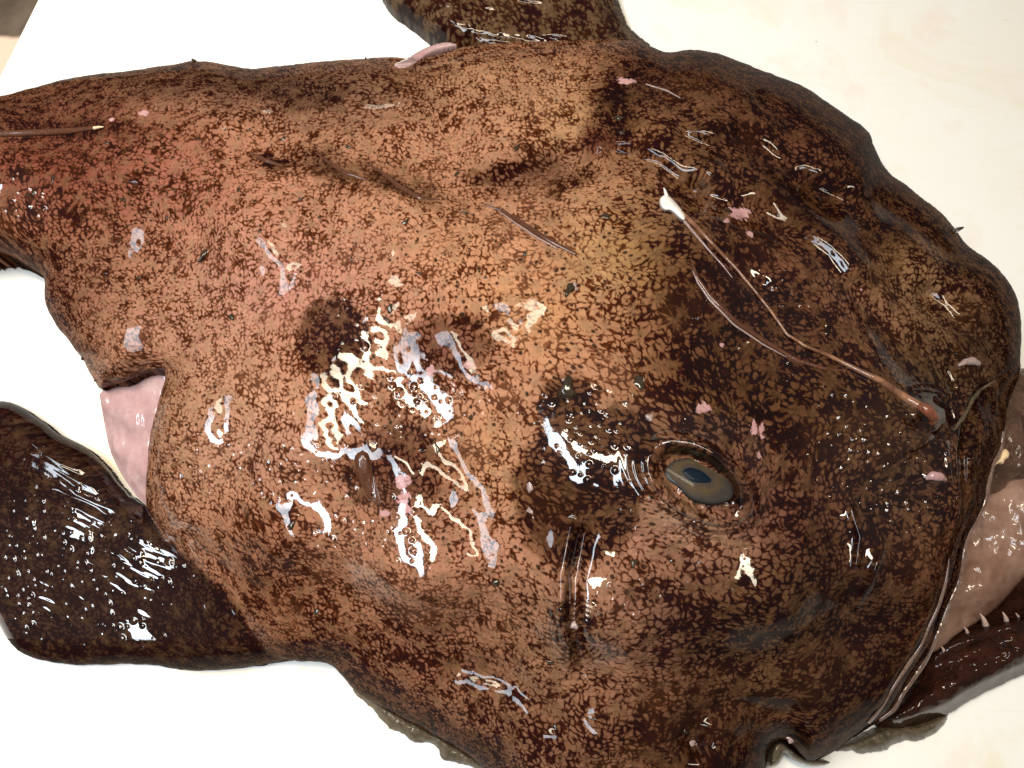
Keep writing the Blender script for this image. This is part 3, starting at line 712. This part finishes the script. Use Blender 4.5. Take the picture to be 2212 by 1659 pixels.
def h_jaw(u, v, d):
    t = np.clip(d / 24, 0, 1)
    f = .75 * np.exp(-(seg_dist(u, v, [(2000,1420),(2060,1392),(2130,1368),(2212,1345),(2330,1290)], False)[0] / 20) ** 2)
    f = f + .9 * np.exp(-(seg_dist(u, v, [(1940,1560),(2060,1500),(2212,1410),(2350,1340)], False)[0] / 45) ** 2)
    f = f - .7 * blob(u, v, 2200, 1270, 90, 50, -35)
    t3 = np.clip(d / 75, 0, 1); return .35 + 1.3 * (1 - (1 - t3) ** 2) + f * t + .16 * fbm(u, v, 42, 4, 43, .6) * t + .05 * fbm(u, v, 12, 2, 44) * t
jaw = relief('lower_jaw', JAW, h_jaw, M_DARK, fish, 2.8)
jaw['label'] = 'dark wet lower jaw set with small teeth'
def tooth(bu, bv, tu, tv, w, zb, zt):
    a = place(bu, bv, zb); b = place(tu, tv, zt); mid = a * .45 + b * .55 + np.array([.0004, 0, 0])
    tube('tooth', [a, mid, b], [w, w * .62, w * .06], M_TOOTH, jaw, 8)
for t in [(2130,1352,2117,1325,.0017,.017,.026),(2176,1350,2166,1322,.0017,.016,.026),(2202,1340,2194,1324,.0010,.016,.022),(2090,1368,2082,1354,.0010,.017,.022),(2040,1412,2033,1396,.0012,.016,.021),
          (2250,1330,2238,1300,.0016,.016,.026),(2300,1306,2290,1280,.0015,.016,.024)]:
    tooth(*t)
# thin edges of the upper lip
def on_skin(pts, lift=0.0, off=0.0):
    p = np.asarray(pts, float); return place(p[:, 0], p[:, 1], hs(p[:, 0], p[:, 1]) * .01 * (1 - off) + lift)
M_LIP = flesh_material('lip_edge', (.10, .055, .038), (.20, .13, .10), 260, .28, 1.0, bumpd=.002)
LE = [(2166,932),(2160,970),(2144,1004),(2133,1047),(2128,1080),(2116,1110),(2088,1166),(2080,1203),(2070,1256),(2050,1302),(2035,1342),(2017,1385),(1991,1435),(1951,1494),(1928,1531),(1898,1555)]
rr = random.Random(3)
tube('lip_edge', on_skin(LE, .0002), [.0009 + .0009 * rr.random() for _ in LE], M_LIP, fish, 8, 1.0, 6)['label'] = 'thin glossy edge of the upper lip'
LE2 = [(a - 4, b - 1) for a, b in LINE1[8:16]]
tube('lip_edge', on_skin(LE2, .0001), [.0002 if i == 0 else .0005 + .0006 * rr.random() for i, _ in enumerate(LE2)], M_LIP, fish, 8, 1.0, 6)['label'] = 'thin crease running along the upper lip'
# fringe of skin along the jaw and the flank
def fringe(poly, z, seed, label):
    P = smooth_poly(poly, 1, 5.0, 5.0, seed)
    relief('skin_fringe', P, lambda u, v, d: .15 + z * (1 - (1 - np.clip(d / 22, 0, 1)) ** 2) + .12 * fbm(u, v, 18, 3, seed), M_FRINGE, fish, 2.6)['label'] = label
fringe([(1795,1622),(1850,1590),(1900,1565),(1967,1565),(2048,1538),(2047,1558),(2021,1583),(1989,1603),(1960,1598),(1924,1611),(1914,1622),(1873,1629),(1830,1622)], .7, 51, 'dark ragged skin fringe under the jaw')
fringe([(740,1455),(835,1520),(956,1585),(1050,1645),(1043,1665),(1010,1652),(985,1648),(956,1641),(942,1612),(925,1603),(905,1608),(882,1600),(868,1583),(845,1578),(830,1560),(812,1540),(788,1518),(765,1500)], .5, 52, 'grey brown ragged fringe along the flank')
FLAP = smooth_poly([(1660,1656),(1664,1620),(1676,1600),(1694,1598),(1712,1618),(1735,1632),(1760,1640),(1795,1644),(1790,1652),(1760,1656),(1735,1652),(1712,1640),(1698,1622),(1690,1640),(1680,1655)], 1)
relief('skin_flap', FLAP, lambda u, v, d: 1.2 + .5 * (1 - (1 - np.clip(d / 10, 0, 1)) ** 2), M_FRINGE, fish, 2.4)['label'] = 'grey green folded skin flap at the mouth corner'

# ------------------------------------------------------------------ eye
def zq(x, y): return ((2500 + x / 2.766) / 1.8228, (1500 + y / 2.766) / 1.8228)
EYEP = smooth_poly([zq(*p) for p in [(325,1045),(335,940),(430,860),(560,832),(720,852),(870,905),(975,985),(1045,1100),(1080,1210),(1060,1280),(985,1320),(860,1342),(750,1330),(590,1280),(470,1140),(390,1095)]], 2)
PUP = smooth_poly([zq(*p) for p in [(515,985),(560,945),(640,945),(740,985),(810,1045),(838,1085),(820,1108),(700,1112),(610,1092),(545,1030)]], 2)
EZ = float(hs(1507, 1043)[0])
def eye_h(u, v, d):
    r, a = eye_r(u, v); return EZ - .22 + .36 * np.maximum(1 - (r / 1.15) ** 2, 0)
def eye_material():
    g = NT('eye_iris'); t = g.attr('tint'); P = g.pos()
    n = g.noise(P, 420, 4, .65)
    g.set(Base_Color=g.mix(g.lin(n, .35, .7, 0, .45), t.outputs['Color'], g.mix(1.0, t.outputs['Color'], C4(.55, .5, .45), 'MULTIPLY')), Roughness=.5, Coat_Weight=.08, Coat_Roughness=.06)
    g.b.inputs['Specular IOR Level'].default_value = .05
    return g.m
def eye_attrs(u, v, d, hz, X):
    ip = inside(u, v, PUP); dp = seg_dist(u, v, PUP)[0]
    grey = np.array((.058, .050, .044)); gold = np.array((.110, .072, .034)); edge = np.array((.032, .029, .027))
    k = np.exp(-((dp - 16) / 12) ** 2) * (.45 + .55 * sstep(-.5, .6, fbm(u, v, 26, 3, 61)))
    c = grey + (gold - grey) * k[:, None]; c = c + (edge - c) * sstep(9, 0, d)[:, None]
    return {"tint": c * .68}
eye = relief('eye', EYEP, eye_h, eye_material(), fish, 1.6, eye_attrs, floor_z=(EZ - .6) * .01)
eye['label'] = 'dull grey gold eye with a slanted blue black pupil'
gp = NT('eye_pupil'); n = gp.noise(gp.pos(), 300, 3)
gp.set(Base_Color=gp.mix(n, C4(.003, .007, .013), C4(.007, .013, .021)), Roughness=.4, Coat_Weight=.05, Coat_Roughness=.08)
gp.b.inputs['Specular IOR Level'].default_value = .05
relief('pupil', PUP, lambda u, v, d: eye_h(u, v, d) + .012 + .03 * (1 - (1 - np.clip(d / 8, 0, 1)) ** 2), gp.m, eye, 1.6, floor_z=(EZ - .3) * .01)
def skin_line(name, pts, rad, mat, parent, lift, label=None, flat=1.0, sub=5):
    p = np.asarray(pts, float); dense = []
    for i in range(len(p) - 1):
        for k in range(3): dense.append(p[i] + (p[i + 1] - p[i]) * k / 3)
    dense.append(p[-1]); dense = np.array(dense)
    R = np.interp(np.linspace(0, len(p) - 1, len(dense)), np.arange(len(p)), rad)
    o = tube(name, on_skin(dense, lift), R, mat, parent, 10, flat, sub)
    if label: o['label'] = label
    return o

# ------------------------------------------------------------------ lure: rod and white bait
rod = skin_line('lure_rod', [(1998,884),(1960,862),(1900,822),(1850,798),(1790,768),(1740,748),(1700,722),(1665,672),(1635,634),(1590,580),(1540,528),(1500,486),(1470,458)],
                [.0023,.0019,.0015,.0012,.0009,.0008,.0007,.0007,.0007,.0008,.0009,.0012,.0013], M_ROD, fish, .0010, 'thin reddish rod of the lure lying across the head')
tube('rod_base', [place(1985,876,.0975), place(2002,886,.0985), place(2016,902,.0965), place(2012,916,.094)], [.0019,.0025,.0024,.0012], M_RED, rod, 12)
ES = smooth_poly([(1424,432),(1428,424),(1440,418),(1452,428),(1470,448),(1482,464),(1480,478),(1470,474),(1458,462),(1448,454),(1436,456),(1426,446)], 2)
relief('bait', ES, lambda u, v, d: hs(u, v) + .10 + .34 * np.sqrt(np.maximum(1 - (1 - np.clip(d / 11, 0, 1)) ** 2, 0)), M_ESCA, rod, 1.5, floor_z=lambda u, v: hs(u, v) * .01 - .001)['label'] = 'white lobed bait at the tip of the lure'
tube('bait_tip', [place(1440,424,hs(1440,424)[0]*.01+.003), place(1437,414,hs(1437,414)[0]*.01+.0035), place(1434,406,hs(1434,406)[0]*.01+.003)], [.0011,.0007,.0003], M_ESCA, rod, 8)
skin_line('lure_filament', [(1478,478),(1505,510),(1535,545),(1560,572),(1582,600)], [.0008,.0006,.0005,.0004,.0002], M_GREY, fish, .0007, 'fine pale strand peeling off beside the lure rod')
# dorsal spines
def spine(pts, rad, lift, label): skin_line('dorsal_spine', pts, rad, M_SPINE, fish, lift - .0007, label, .8)
spine([(1492,560),(1506,600),(1535,642),(1590,696),(1650,736),(1720,778),(1780,796),(1832,802)], [.0005,.0009,.0011,.0012,.0012,.0011,.0009,.0004], .0005, 'dark glossy spine lying beside the lure rod')
skin_line('spine_glint', [(1496,585),(1508,612),(1533,648),(1586,702),(1648,744),(1700,772)], [.0002,.0004,.0005,.0005,.0004,.0002], M_GREY, fish, .0006, 'highlight shaped as a pale strip along the spine beside the lure rod')  # thin pale tube imitates the bright highlight on this spine
skin_line('spine_glint', [(1080,458),(1116,484),(1158,512),(1205,538)], [.0002,.0005,.0005,.0002], M_GREY, fish, .0008, 'highlight shaped as a pale strip along the longest back spine')  # white gleam of the longest spine, put in as a pale tube
spine([(1040,440),(1085,456),(1120,478),(1160,504),(1200,528),(1245,550)], [.0004,.0010,.0014,.0015,.0014,.0006], .0006, 'longest dark spine on the middle of the back')
spine([(790,352),(830,376),(862,404),(905,428),(950,432)], [.0004,.0010,.0016,.0014,.0005], .0005, 'short dark spine in front of the longest one')
spine([(680,328),(712,352),(745,374),(790,388)], [.0004,.0011,.0015,.0006], .0005, 'dark barbed spine on the upper back')
spine([(545,332),(575,348),(612,360)], [.0006,.0016,.0008], .0004, 'small dark spine toward the tail')
spine([(-200,300),(-60,292),(60,288),(150,283),(205,277)], [.0018,.0020,.0022,.0020,.0010], .0008, 'long wine red spine lying along the tail')
tube('spine_tip', on_skin([(203,277),(214,275),(224,274)], .0012), [.0010,.0008,.0002], M_CREAM, fish, 8)
# thorn standing out at the far shoulder
a = place(2058, 500, hs(2058, 500)[0] * .01)
tube('thorn', [a, place(2068, 496, .040), place(2082, 491, .041)], [.0016,.0014,.0004], M_TUB, fish, 8)
# fold of skin on the snout, nostril, nodules, yellow mucus
skin_line('nostril_tube', [(2070,790),(2085,782),(2100,780),(2115,786)], [.0006,.0016,.0022,.0012], M_GREY, fish, .0009, 'pale grey nostril tube on the snout')
skin_line('nostril_tube', [(2000,1034),(2015,1028),(2030,1030),(2042,1036)], [.0007,.0021,.0020,.0008], M_PINK, fish, .0004, 'pink nostril tube near the lip')
skin_line('snout_ridge', [(2060,930),(2078,905),(2092,880),(2100,862),(2118,842),(2150,822)], [.0004,.0010,.0012,.0013,.0010,.0004], M_FRINGE, fish, .0001, 'pale ridge of skin between the nostrils')

# ------------------------------------------------------------------ tubercles and little skin tags
def lump_mesh(seed, tall):
    rng = np.random.RandomState(seed); vsn, fs = [], []
    rings, seg = 7, 12
    for i in range(rings):
        t = i / (rings - 1); z = tall * math.sin(t * math.pi / 2); r = math.cos(t * math.pi / 2) ** .75 + .02
        for k in range(seg):
            a = 2 * math.pi * k / seg; rr_ = r * (1 + .5 * (rng.rand() - .5) + .25 * math.sin(3 * a + seed))
            vsn.append((rr_ * math.cos(a) + .35 * t * t, rr_ * math.sin(a), z - .25))
    for i in range(rings - 1):
        for k in range(seg): fs.append((i * seg + k, i * seg + (k + 1) % seg, (i + 1) * seg + (k + 1) % seg, (i + 1) * seg + k))
    fs.append(tuple((rings - 1) * seg + k for k in range(seg)))
    me = bpy.data.meshes.new('skin_tubercle'); me.from_pydata(vsn, [], fs); me.update()
    me.polygons.foreach_set('use_smooth', np.ones(len(me.polygons), bool)); return me
LM = [lump_mesh(s, t) for s, t in ((1, .5), (2, .75), (3, .42), (4, .6))]
for m_ in LM: m_.materials.append(M_TUB)
LG = [m_.copy() for m_ in LM]
for m_ in LG: m_.materials.clear(); m_.materials.append(M_GREY)
rg = random.Random(5)
def lump(u, v, r, kind=0, grey=False, asp=1.5, ang=None, sink=0.0):
    o = bpy.data.objects.new('skin_tubercle', (LG if grey else LM)[kind % 4]); COL.objects.link(o); o.parent = fish
    p = place(u, v, hs(u, v)[0] * .01 - sink); o.location = p
    s = r / 4.6 * .001
    o.scale = (s * asp, s / asp ** .5, s * 1.1); o.rotation_euler = (0, 0, rg.random() * 6.3 if ang is None else math.radians(ang))
for i, t in enumerate([(115,385,13),(62,422,8),(265,430,11),(232,310,9),(445,545,22),(445,548,12),(515,350+62,10),(650,430,9),(612,300,12),(752,318,11),(1115,320,15),(985,378,11),(875,480,13),(500,685,14),(842,665,16),
   (835,690,12),(1135,548,10),(1230,625,22),(1310,468,18),(1000,460,9),(945,970,12),(630,1135,14),(685,1320,12),(1075,1255,14),(1370,1215,14),(1480,1620-40,9),(1190,1430,10),(1340,255,16),(1345,285,12),(1565,455,12),(420,133,13),(390,140,9),
   (200,164,7),(560,152,6),(640,140,7),(790,128,9),(180,775,9),(205,820,8),(100,690,5),(130,730,6),(430,300,9),(540,280,8),(1270,90,5),(905,590,9),(1050,600,8),(760,560,8),(690,470,8),(560,500,8),(360,470,7),(300,600,9),(230,590,8)]):
    lump(t[0], t[1], t[2] * .52, i, asp=1.2 + .9 * rg.random())
lump(1226, 842, 20, 1, asp=1.3, ang=90); lump(1226, 824, 9, 0, True, 1.1); lump(1380, 830, 15, 2, asp=1.3); lump(1384, 826, 9, 3, True, 1.1)
lump(1240, 618, 9, 0, True, 1.1); lump(1404, 902, 9, 1, True, 1.0); lump(1152, 1045, 15, 2, True, 1.0, sink=.001); lump(1158, 1108, 17, 0, True, 1.0, sink=.0014)
lump(1240, 1350, 9, 1, True, 1.0); lump(1710, 1596, 8, 0, True); lump(1494, 1603, 9, 2, True, 1.0)
CF = smooth_poly([(764,986),(776,974),(792,976),(800,990),(806,1020),(816,1060),(826,1092),(808,1090),(790,1066),(776,1040),(766,1012)], 1, 1.5, 5)
relief('skin_flap', CF, lambda u, v, d: hs(u, v) + .02 + .26 * sstep(820, 772, u) * sstep(1100, 1000, v) * np.clip(d / 8, 0, 1) + .05 * fbm(u * 2, v * .4, 14, 2, 77), M_SPINE, fish, 2.0, floor_z=lambda u, v: hs(u, v) * .01 - .002)['label'] = 'dark upright skin flap on the cheek'
skin_line('skin_flap', [(1395,182),(1440,196),(1470,212)], [.0004,.0006,.0003], M_GREY, fish, .0003)

# ------------------------------------------------------------------ loose scrap hanging at the lip
SC = smooth_poly([(2146,1004),(2158,992),(2164,974),(2172,968),(2181,976),(2180,988),(2171,992),(2168,1003),(2160,998),(2150,1006)], 1, 1.0, 4)
sc = relief('tissue_scrap', SC, lambda u, v, d: 5.35 + .10 * np.clip(d / 4, 0, 1) + .004 * (u - 2160), M_CREAM, None, 1.6, floor_z=.0515)
sc['label'] = 'small cream scrap of tissue sticking to the upper lip'; sc['category'] = 'tissue scrap'

# ------------------------------------------------------------------ thin film of liquid on the board
def puddle(poly, label, seed):
    g = NT('liquid_film'); t = g.t
    tr = g.n('ShaderNodeBsdfTransparent'); tr.inputs[0].default_value = (.97, .93, .86, 1)
    gl = g.n('ShaderNodeBsdfGlossy'); gl.inputs['Roughness'].default_value = .06
    fr = g.n('ShaderNodeFresnel'); fr.inputs[0].default_value = 1.34
    mx = g.n('ShaderNodeMixShader'); t.links.new(fr.outputs[0], mx.inputs[0]); t.links.new(tr.outputs[0], mx.inputs[1]); t.links.new(gl.outputs[0], mx.inputs[2])
    t.links.new(mx.outputs[0], g.out.inputs[0])
    P = smooth_poly(poly, 2, 6, 12, seed)
    o = relief('liquid_film', P, lambda u, v, d: .012 + .07 * (1 - (1 - np.clip(d / 16, 0, 1)) ** 2), g.m, None, 5, skirt=False)
    o['label'] = label; o['category'] = 'liquid film'
puddle([(140,1440),(480,1452),(690,1436),(760,1490),(870,1600),(960,1670),(700,1670),(560,1560),(380,1500),(200,1478)], 'thin beige film of liquid below the near fin', 71)
puddle([(230,850),(300,900),(310,1080),(230,1000),(150,930),(90,880),(110,800),(180,800)], 'thin beige film of liquid between fin and flank', 72)
